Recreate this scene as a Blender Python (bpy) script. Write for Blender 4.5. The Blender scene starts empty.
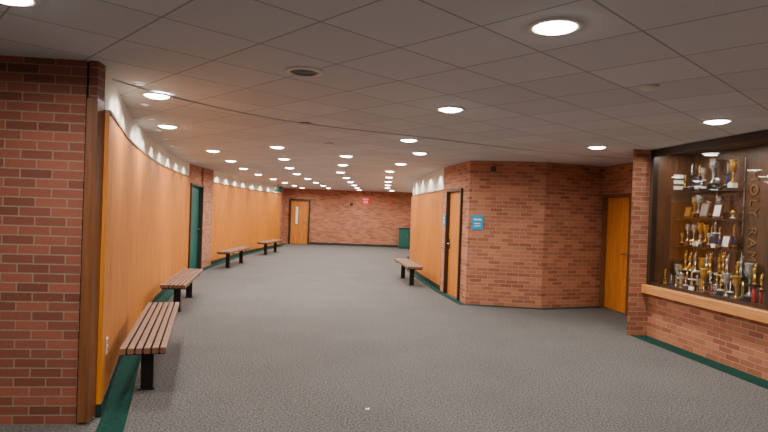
import bpy, bmesh, math, random
from mathutils import Vector, Matrix
random.seed(7)
scene = bpy.context.scene
COL = scene.collection
H = 2.62      # ceiling height
SOF = 0.012    # soffit drop

# ------------------------------------------------------------------ materials
def srgb(r, g, b):
    def c(v):
        v /= 255.0
        return v/12.92 if v <= 0.04045 else ((v+0.055)/1.055)**2.4
    return (c(r), c(g), c(b), 1.0)

def mat_new(name):
    m = bpy.data.materials.new(name); m.use_nodes = True
    nt = m.node_tree
    return m, nt, nt.nodes['Principled BSDF']

def mat_plain(name, col, rough=0.5, metal=0.0, noise=0.08, nscale=20, spec=0.5):
    m, nt, b = mat_new(name)
    tc = nt.nodes.new('ShaderNodeTexCoord')
    n = nt.nodes.new('ShaderNodeTexNoise'); n.inputs['Scale'].default_value = nscale
    nt.links.new(tc.outputs['Object'], n.inputs['Vector'])
    r = nt.nodes.new('ShaderNodeValToRGB')
    r.color_ramp.elements[0].position = 0.3; r.color_ramp.elements[1].position = 0.7
    r.color_ramp.elements[0].color = tuple(c*(1-noise) for c in col[:3])+(1,)
    r.color_ramp.elements[1].color = tuple(min(1, c*(1+noise)) for c in col[:3])+(1,)
    nt.links.new(n.outputs['Fac'], r.inputs['Fac'])
    nt.links.new(r.outputs['Color'], b.inputs['Base Color'])
    b.inputs['Roughness'].default_value = rough
    b.inputs['Metallic'].default_value = metal
    b.inputs['Specular IOR Level'].default_value = spec
    return m

def mat_emit(name, col, strength):
    m, nt, b = mat_new(name)
    b.inputs['Base Color'].default_value = col
    b.inputs['Emission Color'].default_value = col
    b.inputs['Emission Strength'].default_value = strength
    return m

def mat_brick(name, c1, c2, mortar, row=0.0677, width=0.215):
    m, nt, b = mat_new(name)
    uv = nt.nodes.new('ShaderNodeUVMap'); uv.uv_map = 'UVMap'
    br = nt.nodes.new('ShaderNodeTexBrick')
    br.inputs['Scale'].default_value = 1.0
    br.inputs['Brick Width'].default_value = width
    br.inputs['Row Height'].default_value = row
    br.inputs['Mortar Size'].default_value = 0.0055
    br.inputs['Mortar Smooth'].default_value = 0.2
    br.inputs['Bias'].default_value = 0.0
    br.inputs['Color1'].default_value = c1
    br.inputs['Color2'].default_value = c2
    br.inputs['Mortar'].default_value = mortar
    nt.links.new(uv.outputs['UV'], br.inputs['Vector'])
    n = nt.nodes.new('ShaderNodeTexNoise'); n.inputs['Scale'].default_value = 35
    n.inputs['Detail'].default_value = 4
    nt.links.new(uv.outputs['UV'], n.inputs['Vector'])
    mx = nt.nodes.new('ShaderNodeMix'); mx.data_type = 'RGBA'; mx.blend_type = 'MULTIPLY'
    mx.inputs['Factor'].default_value = 0.3
    nt.links.new(br.outputs['Color'], mx.inputs['A'])
    nt.links.new(n.outputs['Fac'], mx.inputs['B'])
    nt.links.new(mx.outputs['Result'], b.inputs['Base Color'])
    bp = nt.nodes.new('ShaderNodeBump'); bp.inputs['Strength'].default_value = 0.6
    bp.inputs['Distance'].default_value = 0.006; bp.invert = True
    nt.links.new(br.outputs['Fac'], bp.inputs['Height'])
    nt.links.new(bp.outputs['Normal'], b.inputs['Normal'])
    b.inputs['Roughness'].default_value = 0.75
    return m

def mat_wood(name, c1, c2, seam=None, rough=0.35, gx=9.0, gy=0.5, coords='UV', spec=0.5):
    m, nt, b = mat_new(name)
    if coords == 'UV':
        uv = nt.nodes.new('ShaderNodeUVMap'); uv.uv_map = 'UVMap'; out = uv.outputs['UV']
    else:
        tc = nt.nodes.new('ShaderNodeTexCoord'); out = tc.outputs['Object']
    mp = nt.nodes.new('ShaderNodeMapping')
    mp.inputs['Scale'].default_value = (gx, gy, gx if coords == 'UV' else gy)
    nt.links.new(out, mp.inputs['Vector'])
    n = nt.nodes.new('ShaderNodeTexNoise'); n.inputs['Scale'].default_value = 3.0
    n.inputs['Detail'].default_value = 6; n.inputs['Distortion'].default_value = 0.6
    nt.links.new(mp.outputs['Vector'], n.inputs['Vector'])
    r = nt.nodes.new('ShaderNodeValToRGB')
    r.color_ramp.elements[0].position = 0.34; r.color_ramp.elements[1].position = 0.66
    r.color_ramp.elements[0].color = c1; r.color_ramp.elements[1].color = c2
    nt.links.new(n.outputs['Fac'], r.inputs['Fac'])
    last = r.outputs['Color']
    if seam:
        br = nt.nodes.new('ShaderNodeTexBrick'); br.offset = 0.0
        br.inputs['Scale'].default_value = 1.0
        br.inputs['Brick Width'].default_value = seam
        br.inputs['Row Height'].default_value = 50.0
        br.inputs['Mortar Size'].default_value = 0.003
        br.inputs['Color1'].default_value = (1, 1, 1, 1); br.inputs['Color2'].default_value = (.84, .84, .84, 1)
        br.inputs['Mortar'].default_value = (.35, .3, .25, 1)
        mp2 = nt.nodes.new('ShaderNodeMapping'); mp2.inputs['Location'].default_value = (0.3, 10, 0)
        nt.links.new(out, mp2.inputs['Vector']); nt.links.new(mp2.outputs['Vector'], br.inputs['Vector'])
        mx = nt.nodes.new('ShaderNodeMix'); mx.data_type = 'RGBA'; mx.blend_type = 'MULTIPLY'
        mx.inputs['Factor'].default_value = 1.0
        nt.links.new(last, mx.inputs['A']); nt.links.new(br.outputs['Color'], mx.inputs['B'])
        last = mx.outputs['Result']
    nt.links.new(last, b.inputs['Base Color'])
    b.inputs['Roughness'].default_value = rough
    b.inputs['Specular IOR Level'].default_value = spec
    return m

def mat_carpet(name, c1, c2, scale=60):
    m, nt, b = mat_new(name)
    tc = nt.nodes.new('ShaderNodeTexCoord')
    n = nt.nodes.new('ShaderNodeTexNoise'); n.inputs['Scale'].default_value = scale
    n.inputs['Detail'].default_value = 5; n.inputs['Roughness'].default_value = 0.75
    nt.links.new(tc.outputs['Object'], n.inputs['Vector'])
    r = nt.nodes.new('ShaderNodeValToRGB')
    r.color_ramp.elements[0].position = 0.4; r.color_ramp.elements[1].position = 0.6
    r.color_ramp.elements[0].color = c1; r.color_ramp.elements[1].color = c2
    nt.links.new(n.outputs['Fac'], r.inputs['Fac'])
    n2 = nt.nodes.new('ShaderNodeTexNoise'); n2.inputs['Scale'].default_value = 1.3
    n2.inputs['Detail'].default_value = 3
    nt.links.new(tc.outputs['Object'], n2.inputs['Vector'])
    mr = nt.nodes.new('ShaderNodeMapRange')
    mr.inputs['To Min'].default_value = 0.84; mr.inputs['To Max'].default_value = 1.14
    nt.links.new(n2.outputs['Fac'], mr.inputs['Value'])
    mx = nt.nodes.new('ShaderNodeMix'); mx.data_type = 'RGBA'; mx.blend_type = 'MULTIPLY'
    mx.inputs['Factor'].default_value = 1
    nt.links.new(r.outputs['Color'], mx.inputs['A']); nt.links.new(mr.outputs['Result'], mx.inputs['B'])
    nt.links.new(mx.outputs['Result'], b.inputs['Base Color'])
    bp = nt.nodes.new('ShaderNodeBump'); bp.inputs['Strength'].default_value = 0.25
    bp.inputs['Distance'].default_value = 0.002
    nt.links.new(n.outputs['Fac'], bp.inputs['Height']); nt.links.new(bp.outputs['Normal'], b.inputs['Normal'])
    b.inputs['Roughness'].default_value = 0.95
    b.inputs['Specular IOR Level'].default_value = 0.15
    return m

def mat_ceiling(name, rot):
    m, nt, b = mat_new(name)
    tc = nt.nodes.new('ShaderNodeTexCoord')
    mp = nt.nodes.new('ShaderNodeMapping'); mp.inputs['Rotation'].default_value = (0, 0, rot)
    nt.links.new(tc.outputs['Object'], mp.inputs['Vector'])
    br = nt.nodes.new('ShaderNodeTexBrick'); br.offset = 0.0
    br.inputs['Scale'].default_value = 1.0
    br.inputs['Brick Width'].default_value = 0.61
    br.inputs['Row Height'].default_value = 0.61
    br.inputs['Mortar Size'].default_value = 0.007
    br.inputs['Mortar Smooth'].default_value = 0.1
    br.inputs['Color1'].default_value = (.74, .76, .78, 1)
    br.inputs['Color2'].default_value = (.66, .68, .70, 1)
    br.inputs['Mortar'].default_value = (.38, .39, .405, 1)
    nt.links.new(mp.outputs['Vector'], br.inputs['Vector'])
    n = nt.nodes.new('ShaderNodeTexNoise'); n.inputs['Scale'].default_value = 90
    n.inputs['Detail'].default_value = 3
    nt.links.new(tc.outputs['Object'], n.inputs['Vector'])
    mx = nt.nodes.new('ShaderNodeMix'); mx.data_type = 'RGBA'; mx.blend_type = 'MULTIPLY'
    mx.inputs['Factor'].default_value = 0.15
    nt.links.new(br.outputs['Color'], mx.inputs['A']); nt.links.new(n.outputs['Fac'], mx.inputs['B'])
    nt.links.new(mx.outputs['Result'], b.inputs['Base Color'])
    bp = nt.nodes.new('ShaderNodeBump'); bp.inputs['Strength'].default_value = 0.4
    bp.inputs['Distance'].default_value = 0.004; bp.invert = True
    nt.links.new(br.outputs['Fac'], bp.inputs['Height']); nt.links.new(bp.outputs['Normal'], b.inputs['Normal'])
    b.inputs['Roughness'].default_value = 0.9
    return m

def mat_glass(name):
    m = bpy.data.materials.new(name); m.use_nodes = True
    nt = m.node_tree; nt.nodes.clear()
    o = nt.nodes.new('ShaderNodeOutputMaterial')
    t = nt.nodes.new('ShaderNodeBsdfTransparent'); t.inputs['Color'].default_value = (.97, .985, .98, 1)
    g = nt.nodes.new('ShaderNodeBsdfGlossy'); g.inputs['Roughness'].default_value = 0.02
    lw = nt.nodes.new('ShaderNodeLayerWeight'); lw.inputs['Blend'].default_value = .5
    pw = nt.nodes.new('ShaderNodeMath'); pw.operation = 'POWER'; pw.inputs[1].default_value = 5
    ma = nt.nodes.new('ShaderNodeMath'); ma.operation = 'MULTIPLY_ADD'; ma.inputs[1].default_value = .8; ma.inputs[2].default_value = .03
    nt.links.new(lw.outputs['Facing'], pw.inputs[0]); nt.links.new(pw.outputs[0], ma.inputs[0])
    mx = nt.nodes.new('ShaderNodeMixShader')
    nt.links.new(ma.outputs[0], mx.inputs['Fac'])
    nt.links.new(t.outputs['BSDF'], mx.inputs[1]); nt.links.new(g.outputs['BSDF'], mx.inputs[2])
    nt.links.new(mx.outputs['Shader'], o.inputs['Surface'])
    return m

M_BRICK = mat_brick('brick_orange', srgb(196, 124, 90), srgb(148, 84, 60), srgb(174, 150, 124))
M_BRICKD = mat_brick('brick_red', srgb(152, 86, 66), srgb(110, 60, 46), srgb(146, 124, 102))
M_PANEL = mat_wood('maple_panel', srgb(212, 132, 36), srgb(176, 98, 20), seam=1.22, rough=0.5, spec=.3)
M_DOORW = mat_wood('oak_door', srgb(212, 136, 56), srgb(182, 104, 36), rough=0.35)
M_TRIMW = mat_wood('dark_wood_trim', srgb(124, 78, 44), srgb(98, 58, 32), rough=0.4)
M_SILL = mat_wood('sill_wood', srgb(208, 146, 88), srgb(190, 126, 70), rough=0.3, gx=.6, gy=9)
M_CASEW = mat_wood('case_wood', srgb(98, 60, 32), srgb(74, 44, 23), rough=0.45)
M_SLAT = mat_wood('bench_slat_wood', srgb(134, 94, 70), srgb(98, 66, 48), rough=0.45, gx=12, gy=0.8, coords='Object')
M_PLASTER = mat_plain('plaster', srgb(224, 218, 202), 0.8, noise=0.03)
M_CARPET = mat_carpet('carpet_grey', srgb(58, 56, 56), srgb(118, 115, 114), 60)
M_TEALC = mat_carpet('carpet_teal', srgb(8, 42, 38), srgb(24, 70, 60), 80)
M_TEAL = mat_plain('teal_paint', srgb(14, 88, 82), 0.4)
M_BASE = mat_plain('teal_vinyl', srgb(14, 40, 38), 0.45)
M_FRAME = mat_plain('bronze_frame', srgb(54, 40, 32), 0.4, metal=0.2)
M_STEEL = mat_plain('black_steel', srgb(30, 28, 28), 0.4, metal=0.4)
M_CHROME = mat_plain('brushed_steel', srgb(190, 190, 190), 0.25, metal=1.0)
M_WHITE = mat_plain('white_enamel', srgb(225, 223, 215), 0.5, noise=0.02)
M_GREY = mat_plain('grey_metal', srgb(120, 116, 112), 0.5, noise=0.03)
M_DARK = mat_plain('dark_grille', srgb(60, 58, 56), 0.7)
M_RED = mat_plain('red_enamel', srgb(225, 20, 25), 0.4)
M_BLUE = mat_plain('blue_sign', srgb(0, 150, 205), 0.4)
M_PAPER = mat_plain('paper', srgb(235, 232, 225), 0.7)
M_GOLD = mat_plain('gold_plate', srgb(226, 176, 84), 0.28, metal=0.85)
M_SILV = mat_plain('silver_plate', srgb(210, 210, 210), 0.25, metal=0.85)
M_BLACK = mat_plain('black_marble', srgb(22, 20, 22), 0.2, nscale=40, noise=0.4)
M_TRED = mat_plain('trophy_red', srgb(160, 20, 25), 0.3)
M_TBLUE = mat_plain('trophy_blue', srgb(25, 55, 130), 0.3)
M_TWOOD = mat_plain('trophy_walnut', srgb(90, 50, 28), 0.35)
M_LENS = mat_emit('lamp_lens', (1.0, 0.95, 0.88, 1), 30)
M_LENSS = mat_emit('washer_lens', (1.0, 0.95, 0.88, 1), 1.2)
M_GLASS = mat_glass('case_glass')
M_CEIL = mat_ceiling('ceiling_tile', math.radians(-44))
M_FASCIA = mat_plain('soffit_edge', srgb(195, 195, 195), 0.7)

# ------------------------------------------------------------------ mesh builder
class MB:
    def __init__(s): s.v = []; s.f = []; s.m = []; s.uv = []; s.mats = []; s.sm = []
    def mi(s, mat):
        if mat not in s.mats: s.mats.append(mat)
        return s.mats.index(mat)
    def quad(s, idx, mat, uvs=None, smooth=False):
        s.f.append(idx); s.m.append(s.mi(mat)); s.uv.append(uvs); s.sm.append(smooth)
    def box(s, c, size, mat, M=None, taper=1.0):
        x, y, z = [a/2 for a in size]
        b = len(s.v)
        for dz in (-1, 1):
            k = taper if dz == 1 else 1.0
            for dx, dy in ((-1, -1), (1, -1), (1, 1), (-1, 1)):
                p = Vector((dx*x*k, dy*y*k, dz*z)) + Vector(c)
                s.v.append(M @ p if M else p)
        X, Y, Z = size
        def q(i, a, bb):
            o0 = c[0]+c[1]; o1 = c[2]
            s.quad([b+j for j in i], mat, [(o0, o1-bb/2), (o0+a, o1-bb/2), (o0+a, o1+bb/2), (o0, o1+bb/2)])
        q((0, 1, 5, 4), X, Z); q((1, 2, 6, 5), Y, Z); q((2, 3, 7, 6), X, Z); q((3, 0, 4, 7), Y, Z)
        q((4, 5, 6, 7), X, Y); q((3, 2, 1, 0), X, Y)
    def lathe(s, prof, c, mat, seg=16, M=None, smooth=True, cap=True):
        b = len(s.v); n = len(prof)
        for r, z in prof:
            for i in range(seg):
                a = 2*math.pi*i/seg
                p = Vector((c[0]+r*math.cos(a), c[1]+r*math.sin(a), c[2]+z))
                s.v.append(M @ p if M else p)
        for j in range(n-1):
            for i in range(seg):
                k = (i+1) % seg
                s.quad([b+j*seg+i, b+j*seg+k, b+(j+1)*seg+k, b+(j+1)*seg+i], mat, None, smooth)
        if cap:
            s.quad([b+i for i in reversed(range(seg))], mat)
            s.quad([b+(n-1)*seg+i for i in range(seg)], mat)
    def tube(s, pts, r, mat, seg=6, M=None):
        b = len(s.v); n = len(pts)
        pts = [Vector(p) for p in pts]
        for j, p in enumerate(pts):
            d = (pts[min(j+1, n-1)]-pts[max(j-1, 0)]).normalized()
            u = d.cross(Vector((0.31, 0.2, 0.93)))
            if u.length < .01: u = d.cross(Vector((1, 0, 0)))
            u.normalize(); w = d.cross(u)
            rr = r[j] if isinstance(r, (list, tuple)) else r
            for i in range(seg):
                a = 2*math.pi*i/seg
                q = p+u*rr*math.cos(a)+w*rr*math.sin(a)
                s.v.append(M @ q if M else q)
        for j in range(n-1):
            for i in range(seg):
                k = (i+1) % seg
                s.quad([b+j*seg+i, b+j*seg+k, b+(j+1)*seg+k, b+(j+1)*seg+i], mat, None, True)
        s.quad([b+i for i in reversed(range(seg))], mat)
        s.quad([b+(n-1)*seg+i for i in range(seg)], mat)
    def obj(s, name, parent=None, bevel=0, loc=None, rot=None):
        me = bpy.data.meshes.new(name)
        me.from_pydata([tuple(p) for p in s.v], [], s.f)
        for m in s.mats: me.materials.append(m)
        uvl = me.uv_layers.new(name='UVMap')
        for p, mi, uv, sm in zip(me.polygons, s.m, s.uv, s.sm):
            p.material_index = mi; p.use_smooth = sm
            if uv:
                for li, c in zip(p.loop_indices, uv): uvl.data[li].uv = c
        bm = bmesh.new(); bm.from_mesh(me)
        bmesh.ops.recalc_face_normals(bm, faces=bm.faces)
        bm.to_mesh(me); bm.free()
        o = bpy.data.objects.new(name, me); COL.objects.link(o)
        if parent: o.parent = parent
        if loc: o.location = loc
        if rot: o.rotation_euler = rot
        if bevel:
            bv = o.modifiers.new('bevel', 'BEVEL'); bv.width = bevel; bv.segments = 2
            bv.limit_method = 'ANGLE'
        return o

def empty(name, loc=(0, 0, 0), rz=0):
    e = bpy.data.objects.new(name, None); COL.objects.link(e)
    e.location = loc; e.rotation_euler = (0, 0, rz); e.empty_display_size = .2
    return e

def spline(pts, n=10):
    P = [Vector(p) for p in pts]; out = []
    P = [P[0]*2-P[1]] + P + [P[-1]*2-P[-2]]
    for i in range(1, len(P)-2):
        for k in range(n):
            t = k/n
            a, b, c, d = P[i-1], P[i], P[i+1], P[i+2]
            out.append(0.5*((2*b)+(c-a)*t+(2*a-5*b+4*c-d)*t*t+(3*b-a-3*c+d)*t**3))
    out.append(P[-2]); return out

def offset(pts, d):
    """offset polyline to its right side (room side) by d"""
    P = [Vector(p) for p in pts]; out = []
    for i, p in enumerate(P):
        ns = []
        if i > 0: t = (P[i]-P[i-1]).normalized(); ns.append(Vector((t.y, -t.x)))
        if i < len(P)-1: t = (P[i+1]-P[i]).normalized(); ns.append(Vector((t.y, -t.x)))
        n = sum(ns, Vector((0, 0))).normalized()
        out.append(p+n*(d/max(0.4, n.dot(ns[0]))))
    return out

def ribbon(mb, pts, z0, z1, mat, thick=0.1, front=0.0, s0=0.0):
    """solid wall along a plan polyline; room is on the right-hand side of travel"""
    F = offset(pts, front); B = offset(pts, front-thick)
    n = len(F); b = len(mb.v); s = [s0]
    for i in range(1, n): s.append(s[-1]+(F[i]-F[i-1]).length)
    for i in range(n):
        for P in (F, B):
            for z in (z0, z1): mb.v.append(Vector((P[i].x, P[i].y, z)))
    I = lambda i, k: b+i*4+k     # 0 F low,1 F high,2 B low,3 B high
    for i in range(n-1):
        a, c = s[i], s[i+1]
        mb.quad([I(i, 0), I(i+1, 0), I(i+1, 1), I(i, 1)], mat, [(a, z0), (c, z0), (c, z1), (a, z1)])
        mb.quad([I(i+1, 2), I(i, 2), I(i, 3), I(i+1, 3)], mat, [(c, z0), (a, z0), (a, z1), (c, z1)])
        mb.quad([I(i, 1), I(i+1, 1), I(i+1, 3), I(i, 3)], mat, [(a, 0), (c, 0), (c, thick), (a, thick)])
        mb.quad([I(i+1, 0), I(i, 0), I(i, 2), I(i+1, 2)], mat, [(c, 0), (a, 0), (a, thick), (c, thick)])
    for i in (0, n-1):
        mb.quad([I(i, 0), I(i, 1), I(i, 3), I(i, 2)], mat, [(s[i], z0), (s[i], z1), (s[i]+thick, z1), (s[i]+thick, z0)])

# ------------------------------------------------------------------ plan
LW1 = spline([(-2.10, 4.16), (-2.98, 6.6), (-3.93, 9.9), (-4.62, 13.2)], 10)
LDOOR = [Vector((-4.62, 13.2)), Vector((-4.72, 14.4))]
LPIER = [Vector((-4.72, 14.4)), Vector((-4.77, 15.4))]
LW2 = spline([(-4.77, 15.4), (-4.86, 19.5), (-4.56, 24.4)], 8)
LEND = [Vector((-4.56, 24.4)), Vector((-4.75, 25.2)), Vector((-4.75, 26.5))]
RW1 = spline([(1.5, 26.5), (1.0, 19.5), (0.87, 16.0), (1.27, 11.9)], 8)
YB = 26.5

# floor, ceiling
mb = MB(); mb.box((-1, 10.75, -0.05), (14, 32, 0.1), M_CARPET); FLOOR = mb.obj('floor')
mb = MB(); mb.box((-1, 10.75, H+0.05), (14, 32, 0.1), M_CEIL); CEIL = mb.obj('ceiling')
# dropped soffit with a curved edge
C = spline([(-2.35, 4.2), (-2.0, 5.25), (-1.1, 6.45), (0.43, 7.35), (2.4, 8.5), (4.4, 9.2)], 10)
poly = C + [Vector((5.5, 9.4)), Vector((5.5, 26.6)), Vector((-5.1, 26.6)), Vector((-5.1, 12)), Vector((-4.3, 9.5))]
bm = bmesh.new()
lo = [bm.verts.new((p.x, p.y, H-SOF)) for p in poly]
hi = [bm.verts.new((p.x, p.y, H+0.01)) for p in poly]
f0 = bm.faces.new(lo)
for i in range(len(poly)):
    j = (i+1) % len(poly)
    f = bm.faces.new((lo[i], lo[j], hi[j], hi[i])); f.material_index = 1
bmesh.ops.triangulate(bm, faces=[f0])
bmesh.ops.recalc_face_normals(bm, faces=bm.faces)
me = bpy.data.meshes.new('soffit'); bm.to_mesh(me); bm.free()
me.materials.append(M_CEIL); me.materials.append(M_FASCIA)
o = bpy.data.objects.new('soffit', me); COL.objects.link(o)
o.parent = CEIL

# ---- left side
wl = empty('wall_left')
mb = MB(); ribbon(mb, LW1, 0, H, M_PLASTER, 0.12); ribbon(mb, LW2, 0, H, M_PLASTER, 0.12); mb.obj('plaster', wl)
mb = MB(); ribbon(mb, LW1, 0.1, 2.27, M_PANEL, 0.035, 0.035); ribbon(mb, LW2, 0.1, 2.27, M_PANEL, 0.035, 0.035)
mb.obj('wood_panelling', wl)
mb = MB()
ribbon(mb, LW1, 2.27, 2.295, M_TRIMW, 0.045, 0.045); ribbon(mb, LW2, 2.27, 2.295, M_TRIMW, 0.045, 0.045)
mb.obj('cap_rail', wl)
mb = MB()
ribbon(mb, LDOOR, 2.15, H, M_BRICK, 0.2); ribbon(mb, LPIER, 0, H, M_BRICK, 0.2, 0.05); ribbon(mb, LEND, 0, H, M_BRICK, 0.15)
mb.obj('brickwork', wl)
mb = MB()
ribbon(mb, LW1, 0, 0.1, M_BASE, 0.04, 0.042); ribbon(mb, LW2, 0, 0.1, M_BASE, 0.04, 0.042)
mb.obj('baseboard_left')
full = LW1+LDOOR[1:]+LPIER[1:]+LW2[1:]+LEND[1:]
def floorstrip(name, pts, d0, w, mat):
    A = offset(pts, d0); B = offset(pts, d0+w)
    m = MB()
    for p, q in zip(A, B):
        m.v += [Vector((p.x, p.y, 0.0)), Vector((q.x, q.y, 0.0)), Vector((p.x, p.y, .004)), Vector((q.x, q.y, .004))]
    n = len(A)
    for i in range(n-1):
        a, b = i*4, i*4+4
        m.quad([a+2, a+3, b+3, b+2], mat); m.quad([a+3, a+1, b+1, b+3], mat)
        m.quad([a, a+2, b+2, b], mat); m.quad([a+1, a, b, b+1], mat)
    m.quad([0, 1, 3, 2], mat); m.quad([4*n-4, 4*n-2, 4*n-1, 4*n-3], mat)
    m.obj(name, FLOOR)
floorstrip('carpet_border_left', [Vector((-1.72, 3.1))]+full, 0.045, 0.18, M_TEALC)

# near brick pillar wall
mb = MB(); ribbon(mb, [(-7.4, 3.42), (-2.17, 4.03)], 0, H, M_BRICKD, 0.35)
mb.obj('wall_left_pier')
M = Matrix.Translation((-2.125, 4.09, 0)) @ Matrix.Rotation(math.radians(6.5), 4, 'Z')
mb = MB(); mb.box((0, 0, 2.33/2+.02), (0.075, 0.15, 2.33), M_TRIMW, M); mb.box((0, 0, 2.48), (0.06, 0.13, 0.28), M_BRICKD, M)
mb.obj('trim_1')

# doors ---------------------------------------------------------------
def door(name, p0, p1, h, leafmat, recess=0.05, vision=False, hinge_near=True, fw=0.05, fm=None):
    """door set between plan points p0->p1, room on the right"""
    fm = fm or M_FRAME
    p0 = Vector(p0); p1 = Vector(p1); d = p1-p0; L = d.length; a = math.atan2(d.y, d.x)
    e = empty(name, (p0.x, p0.y, 0), a)
    f = MB()
    f.box((fw/2, recess/2, h/2), (fw, 0.14+recess, h), fm)
    f.box((L-fw/2, recess/2, h/2), (fw, 0.14+recess, h), fm)
    f.box((L/2, recess/2, h-fw/2), (L-2*fw, 0.14+recess, fw), fm)
    f.obj('frame', e)
    l = MB(); w = L-2*fw-.006
    l.box((L/2, recess, (h-fw)/2+.004), (w, 0.045, h-fw-.01), leafmat); l.obj('leaf', e, bevel=.003)
    hx = L-fw-0.08 if hinge_near else fw+0.08
    k = MB(); sgn = -1 if hinge_near else 1
    k.box((hx, recess-.027, 1.02), (.05, .012, .2), M_CHROME)
    k.tube([(hx, recess-.03, 1.03), (hx, recess-.075, 1.03), (hx+sgn*.02, recess-.085, 1.03), (hx+sgn*.12, recess-.085, 1.03)], .011, M_CHROME, 8)
    for z in (.25, 1.05, h-.3):
        k.box((fw+.004 if hinge_near else L-fw-.004, recess-.025, z), (.02, .012, .1), M_CHROME)
    k.obj('hardware', e)
    if vision:
        g = MB(); g.box((L*.36, recess-.024, 1.35), (.16, .01, .9), M_FRAME); g.box((L*.36, recess-.03, 1.35), (.12, .008, .84), M_PAPER)
        g.obj('vision_panel', e)
    b = MB(); b.box((L/2, recess+.06, h/2), (L, .02, h), M_DARK); b.obj('backing', e)
    return e
door('door_1', LDOOR[0], LDOOR[1], 2.15, M_TEAL, 0.06)

# ---- back wall with door
DX0, DX1 = -4.48, -3.5
mb = MB()
ribbon(mb, [(-5.0, YB), (DX0, YB)], 0, H, M_BRICK, 0.2)
ribbon(mb, [(DX0, YB), (DX1, YB)], 2.12, H, M_BRICK, 0.2, s0=.6)
ribbon(mb, [(DX1, YB), (1.9, YB)], 0, H, M_BRICK, 0.2, s0=1.5)
mb.obj('wall_back')
door('door_2', (DX0, YB), (DX1, YB), 2.12, M_DOORW, 0.05, vision=True, fw=.075)
mb = MB(); ribbon(mb, [(DX1, YB), (1.5, YB)], 0, 0.1, M_BASE, 0.02, .021); mb.obj('baseboard_back')

# ---- right side
wr = empty('wall_right')
mb = MB(); ribbon(mb, RW1, 0, H, M_PLASTER, 0.12); mb.obj('plaster', wr)
mb = MB(); ribbon(mb, RW1, 0.1, 2.12, M_PANEL, 0.035, 0.035); mb.obj('wood_panelling', wr)
mb = MB(); ribbon(mb, RW1, 2.12, 2.145, M_TRIMW, 0.045, 0.045); mb.obj('cap_rail', wr)
mb = MB(); ribbon(mb, RW1, 0, .1, M_BASE, 0.04, 0.042); mb.obj('baseboard_right')
A0 = Vector((1.27, 11.9)); A1 = Vector((1.56, 10.2)); dd = (A1-A0)
q0 = A0+dd*.22; q1 = A0+dd*.80
mb = MB()
ribbon(mb, [A0, q0], 0, H, M_BRICK, 0.12, .03); ribbon(mb, [q0, q1], 2.12, H, M_BRICK, 0.12, .03, s0=.38)
ribbon(mb, [q1, A1, (2.85, 10.02), (4.08, 10.5), (4.12, 10.42)], 0, H, M_BRICK, 0.15, .03, s0=1.4)
ribbon(mb, [(4.12, 10.42), (4.24, 9.5)], 2.08, H, M_BRICK, .12, .03, s0=.2)
ribbon(mb, [(4.24, 9.5), (4.29, 9.2), (4.55, 8.3), (3.64, 8.24), (3.47, 7.87), (3.77, 7.90)], 0, H, M_BRICK, .1, .0, s0=.2)
mb.obj('brickwork', wr)
door('door_3', q0, q1, 2.12, M_DOORW, 0.03, hinge_near=False)
door('door_4', (4.12, 10.42), (4.24, 9.5), 2.08, M_DOORW, 0.03, fm=M_TRIMW)
floorstrip('carpet_border_right', RW1[6:]+[A1, Vector((2.85, 10.02)), Vector((4.08, 10.5))], 0.045, .13, M_TEALC)

# display wall local frame : origin P, x along wall toward camera, y into the wall
P = Vector((3.77, 7.90)); T = Vector((0.128, -0.9918)).normalized()
ang = math.atan2(T.y, T.x)
CL = 4.2    # case length
def W(x, y=0):
    nrm = Vector((-T.y, T.x))
    return P+T*x+nrm*y
mb = MB(); ribbon(mb, [W(0), W(CL)], 0, 0.60, M_BRICK, .1); ribbon(mb, [W(CL), W(9), W(12.9)], 0, H, M_BRICK, .7)
mb.obj('brick_apron', wr)
floorstrip('carpet_border_display', [W(-.02), W(CL), W(12)], 0.01, .24, M_TEALC)

case = empty('trophy_case', (P.x, P.y, 0), ang)
D = 0.58
mb = MB()
mb.box((CL/2, .5*D+.05, .63), (CL, D+.1, .05), M_CASEW)             # deck
mb.box((CL/2, D+.02, (H+.62)/2), (CL, .04, H-.62), M_CASEW)         # back
mb.box((.03, D/2+.02, (H+.66)/2), (.04, D-.04, H-.68), M_CASEW)     # end
mb.box((CL-.03, D/2+.02, (H+.66)/2), (.04, D-.04, H-.68), M_CASEW)
mb.box((CL/2, D/2, H-.03), (CL-.1, D-.05, .04), M_CASEW)
mb.obj('cabinet', case)
mb = MB(); mb.box((CL/2+.0, .0, .665), (CL+.02, .22, .12), M_SILL); mb.obj('sill', case, bevel=.008)
mb = MB()
mb.box((.035, .0, (H+.725)/2), (.07, .08, H-.725), M_FRAME)
mb.box((CL/2, .0, H-.05), (CL, .08, .09), M_FRAME)
mb.box((CL/2, .0, .745), (CL, .05, .04), M_FRAME)
for x in (2.1, CL-.03): mb.box((x, 0, (H+.725)/2), (.05, .06, H-.725), M_FRAME)
mb.obj('glazing_frame', case)
mb = MB(); mb.box((CL/2, .0, (H+.7)/2), (CL-.1, .008, H-.85), M_GLASS); mb.obj('glass_pane', case)
SH = [1.30, 1.68, 2.06]
mb = MB()
for z in SH: mb.box((.56, D-.16, z), (.96, .3, .012), M_GLASS)
for z in SH: mb.box((.56, D-.015, z-.012), (.96, .012, .012), M_CHROME)
for z in SH: mb.box((2.9, D-.16, z), (1.9, .3, .012), M_GLASS)
mb.obj('glass_shelves', case)
mb = MB()
for x in (.1, .56, 1.02, 2.0, 2.9, 3.8):
    mb.box((x, D-.008, 1.6), (.02, .014, 1.7), M_CHROME)
    for z in SH: mb.box((x, D-.15, z-.02), (.01, .28, .022), M_CHROME)
mb.obj('shelf_standards', case)
mb = MB()
for z in (2.26, 2.18, 2.10):
    mb.box((.053, .36, z), (.004, .15, .05), M_PAPER)  # bright reflections put in as flat white patches on the end panel
mb.obj('reflection_patches', case)
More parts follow.
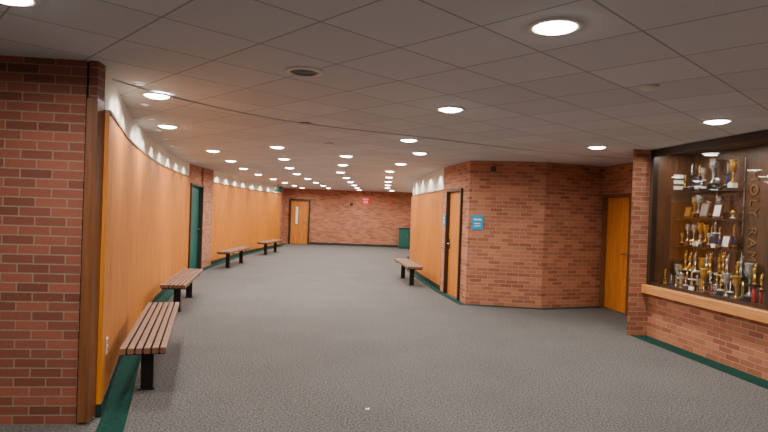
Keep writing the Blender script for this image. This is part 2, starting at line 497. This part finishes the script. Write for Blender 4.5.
def text(name, body, size, parent, loc, rot, mat, ext=.006):
    cu = bpy.data.curves.new(name, 'FONT'); cu.body = body; cu.size = size; cu.extrude = ext
    cu.align_x = 'CENTER'; cu.align_y = 'CENTER'; cu.space_character = 1.35
    t = bpy.data.objects.new(name, cu); COL.objects.link(t)
    dg = bpy.context.evaluated_depsgraph_get()
    me = bpy.data.meshes.new_from_object(t.evaluated_get(dg))
    bpy.data.objects.remove(t)
    o = bpy.data.objects.new(name, me); COL.objects.link(o)
    me.materials.clear(); me.materials.append(mat)
    o.parent = parent; o.location = loc; o.rotation_euler = rot
    return o
M_LETTER = mat_plain('letter_bronze', srgb(124, 84, 48), .5)
text('lettering', 'HOLY RAMS', .18, case, (1.17, D-.008, 1.66), (math.radians(90), math.radians(90), 0), M_LETTER)

# trophies -------------------------------------------------------------
def cup(mb, x, y, z, h, mat, base):
    r = h*.115
    mb.box((x, y, z+h*.09), (r*1.9, r*1.9, h*.18), base)
    mb.box((x, y, z+h*.2), (r*1.5, r*1.5, h*.04), mat)
    z0 = z+h*.22; k = h*.78
    prof = [(r*.75, 0), (r*.7, .03*k), (r*.2, .1*k), (r*.16, .3*k), (r*.36, .35*k), (r*.16, .4*k), (r*.5, .52*k), (r*.92, .64*k), (r*.98, .8*k), (r*.9, .88*k), (r*1.12, .97*k), (r*1.1, 1.0*k), (r*.9, .95*k)]
    mb.lathe(prof, (x, y, z0), mat, 14)
    for s in (-1, 1):
        mb.tube([(x+s*r*.8, y, z0+.6*k), (x+s*r*1.5, y, z0+.65*k), (x+s*r*1.75, y, z0+.78*k), (x+s*r*1.4, y, z0+.9*k), (x+s*r*.95, y, z0+.86*k)], r*.1, mat, 5)
def figure(mb, x, y, z, h, mat, colmat, base):
    w = h*.17
    mb.box((x, y, z+h*.05), (w*1.5, w*1.1, h*.1), base)
    mb.box((x, y, z+h*.12), (w*1.2, w*.9, h*.04), mat)
    c = h*.36
    if random.random() < .5:
        mb.lathe([(w*.28, 0), (w*.24, c*.5), (w*.28, c)], (x, y, z+h*.14), colmat, 10)
    else:
        for s in (-1, 1): mb.lathe([(w*.14, 0), (w*.14, c)], (x+s*w*.38, y, z+h*.14), colmat, 8)
    mb.box((x, y, z+h*.52), (w*1.25, w*.9, h*.035), base)
    z0 = z+h*.54; k = h*.46
    mb.lathe([(w*.3, 0), (w*.2, .05*k), (w*.08, .09*k)], (x, y, z0), mat, 10)
    for s in (-1, 1): mb.tube([(x+s*w*.16, y, z0+.06*k), (x+s*w*.12, y-w*.05, z0+.25*k), (x+s*w*.07, y, z0+.46*k)], [w*.05, w*.07, w*.1], mat)
    mb.lathe([(w*.12, .42*k), (w*.12, .5*k), (w*.2, .68*k), (w*.17, .74*k), (w*.05, .77*k)], (x, y, z0), mat, 8)
    mb.lathe([(w*.03, .76*k), (w*.1, .8*k), (w*.11, .85*k), (w*.07, .9*k), (w*.01, .92*k)], (x, y, z0), mat, 8)
    mb.tube([(x+w*.18, y, z0+.7*k), (x+w*.3, y, z0+.85*k), (x+w*.25, y, z0+k)], [w*.06, w*.05, w*.04], mat)
    mb.tube([(x-w*.18, y, z0+.7*k), (x-w*.34, y, z0+.58*k), (x-w*.2, y, z0+.5*k)], [w*.06, w*.05, w*.04], mat)
def plaque(mb, x, y, z, h, mat):
    R = Matrix.Translation((x, y, z)) @ Matrix.Rotation(math.radians(-12), 4, 'X')
    mb.box((0, 0, h/2), (h*.78, .02, h), M_TWOOD, R); mb.box((0, -.013, h/2), (h*.6, .006, h*.78), mat, R)
    mb.box((0, .05, h*.25), (.02, .1, .015), M_TWOOD, R)
def ballt(mb, x, y, z, h, mat, base):
    mb.lathe([(h*.3, 0), (h*.28, h*.1), (h*.1, h*.14), (h*.08, h*.35), (h*.2, h*.42)], (x, y, z), base, 12)
    r = h*.3
    mb.lathe([(r*math.sin(a), r*(1-math.cos(a))) for a in [math.pi*i/8+.001 for i in range(9)]], (x, y, z+h*.4), mat, 12)
mb = MB()
def fill(x0, x1, z, hmin, hmax, n, y0, y1, gold=.6):
    for i in range(n):
        x = x0+(x1-x0)*(i+.5)/n+random.uniform(-.02, .02); y = random.uniform(y0, y1)
        h = random.uniform(hmin, hmax)
        met = M_GOLD if random.random() < gold else M_SILV
        base = random.choice([M_BLACK, M_TWOOD, M_BLACK, M_BLACK, M_PAPER]); cm = random.choice([M_TRED, M_TBLUE, M_GOLD, M_BLACK, M_TWOOD])
        t = random.random()
        if t < .34: cup(mb, x, y, z, h, met, base)
        elif t < .84: figure(mb, x, y, z, h*1.1, met, cm, base)
        elif t < .92: plaque(mb, x, y, z, h*.55, random.choice([M_SILV, M_PAPER, M_GOLD]))
        else: ballt(mb, x, y, z, h*.5, met, base)
dk = .657
fill(.12, 1.3, dk, .46, .57, 12, .42, .50); fill(.12, 1.3, dk, .32, .46, 11, .27, .33); fill(.1, 1.35, dk, .2, .3, 12, .13, .2)
fill(.14, 1.02, SH[0]+.007, .24, .33, 9, .43, .5); fill(.14, 1.0, SH[0]+.007, .14, .2, 5, .3, .35)
fill(.14, 1.0, SH[1]+.007, .2, .3, 5, .43, .5, .25)
plaque(mb, .62, .33, SH[1]+.007, .2, M_SILV); plaque(mb, .86, .33, SH[1]+.007, .18, M_PAPER); plaque(mb, .3, .33, SH[1]+.007, .15, M_GOLD)
fill(.14, 1.02, SH[2]+.007, .28, .42, 7, .43, .5, .3); fill(.16, .9, SH[2]+.007, .14, .22, 4, .3, .35, .5)
fill(1.5, 4.0, dk, .35, .6, 22, .2, .45); fill(2.0, 3.8, SH[0]+.007, .2, .33, 14, .38, .46)
fill(2.0, 3.8, SH[1]+.007, .2, .33, 10, .38, .46)
mb.obj('trophy_collection', None, loc=(P.x, P.y, 0), rot=(0, 0, ang))

# ---- near lobby enclosure (behind the camera)
e1 = W(12.9)
mb = MB(); ribbon(mb, [(e1.x, -4.9), (-7.4, -4.9)], 0, H, M_BRICK, .15); mb.obj('wall_front')
mb = MB(); ribbon(mb, [(-7.4, -4.9), (-7.4, 3.42)], 0, H, M_BRICK, .15); mb.obj('wall_left_lobby')

# ------------------------------------------------------------------ benches
def bench(a, b, width=.36):
    a = Vector(a); b = Vector(b); d = b-a; L = d.length
    c = (a+b)/2; e = empty('slatted_bench', (c.x, c.y, 0), math.atan2(d.y, d.x))
    n = 6; sw = width/n
    s = MB()
    for i in range(n):
        s.box((0, -width/2+sw*(i+.5), .435), (L, sw-.014, .05), M_SLAT)
    s.obj('seat_slats', e, bevel=.004)
    l = MB()
    for x in (-L*.3, L*.3):
        l.box((x, 0, .395), (.09, width-.03, .03), M_STEEL)
        l.box((x, 0, .2), (.07, .10, .38), M_STEEL)
        l.box((x, 0, .006), (.11, .13, .012), M_STEEL)
    l.box((0, 0, .375), (L*.6, .04, .03), M_STEEL)
    for x in (-L*.46, L*.46): l.box((x, 0, .398), (.03, width-.03, .022), M_STEEL)
    l.obj('pedestals', e, bevel=.003)
bench((-1.88, 4.45), (-2.56, 6.6))
bench((-3.0, 8.05), (-3.46, 10.25))
bench((-4.1, 14.4), (-4.1, 16.7))
bench((-4.12, 19.1), (-3.98, 21.3))
bench((.72, 12.15), (.47, 14.3))

# ------------------------------------------------------------------ lights
def downlight(x, y, watts, zc, r=.115, spread=170, lens=None, name='recessed_downlight'):
    e = empty(name, (x, y, zc))
    m = MB()
    m.lathe([(r+.03, 0), (r+.028, -.008), (r, -.012), (r-.004, -.004), (r-.004, 0)], (0, 0, 0), M_WHITE, 24, cap=False)
    m.obj('trim_ring', e)
    g = MB(); g.lathe([(r-.004, -.003), (r-.02, -.016), (r-.05, -.026), (r-.09, -.03)], (0, 0, 0), lens or M_LENS, 24); g.obj('lens', e)
    ld = bpy.data.lights.new('lamp', 'AREA'); ld.shape = 'DISK'; ld.size = r*1.5
    ld.energy = watts; ld.color = (1.0, .92, .82); ld.spread = math.radians(spread)
    lo = bpy.data.objects.new('lamp', ld); COL.objects.link(lo); lo.parent = e; lo.location = (0, 0, -.034)
zf = H-SOF
main = [(.87, 2.97, H), (-1.92, 2.8, H), (.6, 5.37, H), (3.24, 5.51, H), (2.92, 7.77, H), (.3, 7.62, zf),
        (-3.09, 10, zf), (-3.32, 12, zf), (-3.6, 14.2, zf), (-1.76, 9.03, zf), (-2.02, 11.1, zf), (-2.3, 13.4, zf),
        (-.72, 10.1, zf), (-.92, 12, zf), (.55, 9.2, zf), (.3, 11.3, zf)]
for k in range(5):
    main.append((-3.72, 16.4+2.2*k, zf)); main.append((-1.15, 14.3+2.2*k, zf))
    main.append((-2.45, 15.5+2.2*k, zf)); main.append((.1, 13.4+2.2*k, zf))
main += [(-1.15, 25.3, zf), (.3, 24.6, zf)]
main += [(1.15, .5, H), (-1.7, .3, H), (3.5, 2.6, H), (-4.4, .2, H), (1.4, -2.4, H), (-1.7, -2.6, H), (-4.4, -2.6, H)]
for x, y, z in main:
    downlight(x, y, (28 if y < 2.7 else 42) if y < 9 else 33, z)
downlight(-2.12, 5.14, 18, zf); downlight(-2.78, 7.1, 18, zf)

# wall washers
def washer(x, y, z, w=10):
    e = empty('wall_washer_light', (x, y, z))
    m = MB(); r = .04
    m.lathe([(r+.012, 0), (r+.01, -.006), (r, -.008), (r-.003, -.003)], (0, 0, 0), M_WHITE, 16, cap=False); m.obj('trim_ring', e)
    g = MB(); g.lathe([(r-.002, -.002), (r-.02, -.004)], (0, 0, 0), M_LENSS, 16); g.obj('lens', e)
    ld = bpy.data.lights.new('lamp', 'SPOT'); ld.energy = w; ld.spot_size = math.radians(128); ld.spot_blend = .6
    ld.shadow_soft_size = .03; ld.color = (1, .95, .87)
    lo = bpy.data.objects.new('lamp', ld); COL.objects.link(lo); lo.parent = e; lo.location = (0, 0, -.02)
def along(pts, off, step, start, w):
    Q = offset(pts, off); s = 0; nxt = start
    for i in range(len(Q)-1):
        L = (Q[i+1]-Q[i]).length
        while nxt <= s+L:
            p = Q[i].lerp(Q[i+1], (nxt-s)/L); washer(p.x, p.y, zf, w); nxt += step
        s += L
along(LW1, .2, 1.0, .5, 26); along(LW2, .2, 1.1, .5, 30); along(RW1, .2, 1.1, 1.0, 30)

# display case lights
for x in (.35, .9, 1.5, 2.4, 3.3):
    ld = bpy.data.lights.new('case_lamp', 'AREA'); ld.shape = 'DISK'; ld.size = .07; ld.energy = 4.0; ld.color = (1, .93, .82)
    lo = bpy.data.objects.new('case_lamp', ld); COL.objects.link(lo); lo.parent = case; lo.location = (x, .2, H-.06)

# ------------------------------------------------------------------ small fixtures
e = empty('ceiling_speaker', (-.62, 4.1, H))
m = MB(); m.lathe([(.14, 0), (.138, -.012), (.105, -.018), (.103, -.006)], (0, 0, 0), M_WHITE, 28, cap=False); m.obj('rim', e)
m = MB(); m.lathe([(.105, -.006), (.08, -.01), (.04, -.014), (.01, -.014)], (0, 0, 0), M_GREY, 28)
for r in (.03, .055, .08): m.lathe([(r, -.012), (r+.006, -.018), (r+.012, -.012)], (0, 0, 0), M_GREY, 28, cap=False)
m.obj('grille', e)
for (x, y, z) in ((-.95, 6.55, zf), (1.95, 4.2, H), (-.85, 8.3, zf)):
    m = MB(); m.lathe([(.07, 0), (.07, -.012), (.05, -.026), (.02, -.032), (.001, -.033)], (0, 0, 0), M_WHITE, 20)
    m.obj('smoke_detector', loc=(x, y, z))

def wallplate(name, p, q, t, z, w, h, mat, off=.035, detail=None, th=.012):
    p = Vector(p); q = Vector(q); d = (q-p); c = p+d*t; n = Vector((d.y, -d.x)).normalized()
    c = c+n*(off+th/2)
    m = MB(); m.box((0, 0, 0), (w, th, h), mat)
    if detail:
        m.box((0, -th/2-.001, h*.2), (w*.7, .002, h*.1), detail); m.box((0, -th/2-.001, -.02), (w*.55, .002, h*.07), detail)
        m.box((0, -th/2-.001, -h*.25), (w*.6, .002, h*.06), detail)
    return m.obj(name, loc=(c.x, c.y, z), rot=(0, 0, math.atan2(d.y, d.x)), bevel=.002)
wallplate('room_sign', A1, (2.85, 10.02), .11, 1.49, .2, .26, M_BLUE, detail=M_PAPER)
wallplate('room_sign', A0, A1, .11, 1.50, .16, .22, M_BLUE, detail=M_PAPER)
wallplate('wall_speaker', A1, (2.85, 10.02), .30, 2.46, .09, .09, M_DARK, th=.05)
wallplate('wall_sensor', (-4, YB), (1, YB), .49, 1.95, .14, .12, M_FRAME, off=.0, th=.06)
e = wallplate('red_exit_sign', (-4, YB), (1, YB), .622, 2.15, .38, .38, M_RED, off=.0, th=.04, detail=M_PAPER)
wallplate('fire_alarm', (-4, YB), (1, YB), .86, 2.1, .12, .16, M_RED, off=.0, th=.05)
m = MB(); m.box((0, 0, 0), (.3, .05, .2), M_DARK); m.box((0, -.027, 0), (.24, .004, .1), M_TEAL)
m.box((0, 0, .15), (.02, .02, .12), M_DARK)
m.obj('exit_sign', loc=(-4.3, 22.6, zf-.2))
Q = offset(LW1, .036); p = Q[1]; d = Q[2]-Q[1]
m = MB(); m.box((0, 0, 0), (.075, .008, .12), M_PAPER); m.box((0, -.005, .028), (.03, .003, .03), M_GREY); m.box((0, -.005, -.028), (.03, .003, .03), M_GREY)
m.obj('outlet_plate', loc=(p.x+.004, p.y, .48), rot=(0, 0, math.atan2(d.y, d.x)))
e = empty('teal_cabinet', (.96, 25.9, 0))
m = MB(); m.box((0, 0, .47), (.5, .42, .86), M_TEAL); m.obj('body', e, bevel=.01)
m = MB(); m.box((0, 0, .92), (.54, .46, .04), M_BASE); m.box((0, -.215, .48), (.42, .012, .74), M_TEAL); m.box((.15, -.228, .55), (.02, .02, .12), M_CHROME); m.box((0, 0, .02), (.46, .38, .04), M_FRAME)
m.obj('top_and_door', e)
m = MB(); m.box((0, 0, .002), (.035, .02, .003), M_PAPER); m.box((.012, .004, .004), (.015, .015, .004), M_PAPER, Matrix.Rotation(.5, 4, 'Z'))
m.obj('paper_scrap', loc=(-.08, 4.55, .0))

# ------------------------------------------------------------------ world, camera
w = bpy.data.worlds.new('world'); scene.world = w; w.use_nodes = True
w.node_tree.nodes['Background'].inputs[0].default_value = (.5, .47, .43, 1)
w.node_tree.nodes['Background'].inputs[1].default_value = .1
cd = bpy.data.cameras.new('camera'); cd.lens = 26.25; cd.sensor_width = 36; cd.clip_start = .05
co = bpy.data.objects.new('camera', cd); COL.objects.link(co)
co.matrix_world = Matrix.Translation((0, 0, 1.6)) @ Matrix.Rotation(math.radians(89.7), 4, 'X') @ Matrix.Rotation(math.radians(2.0), 4, 'Z')
scene.camera = co
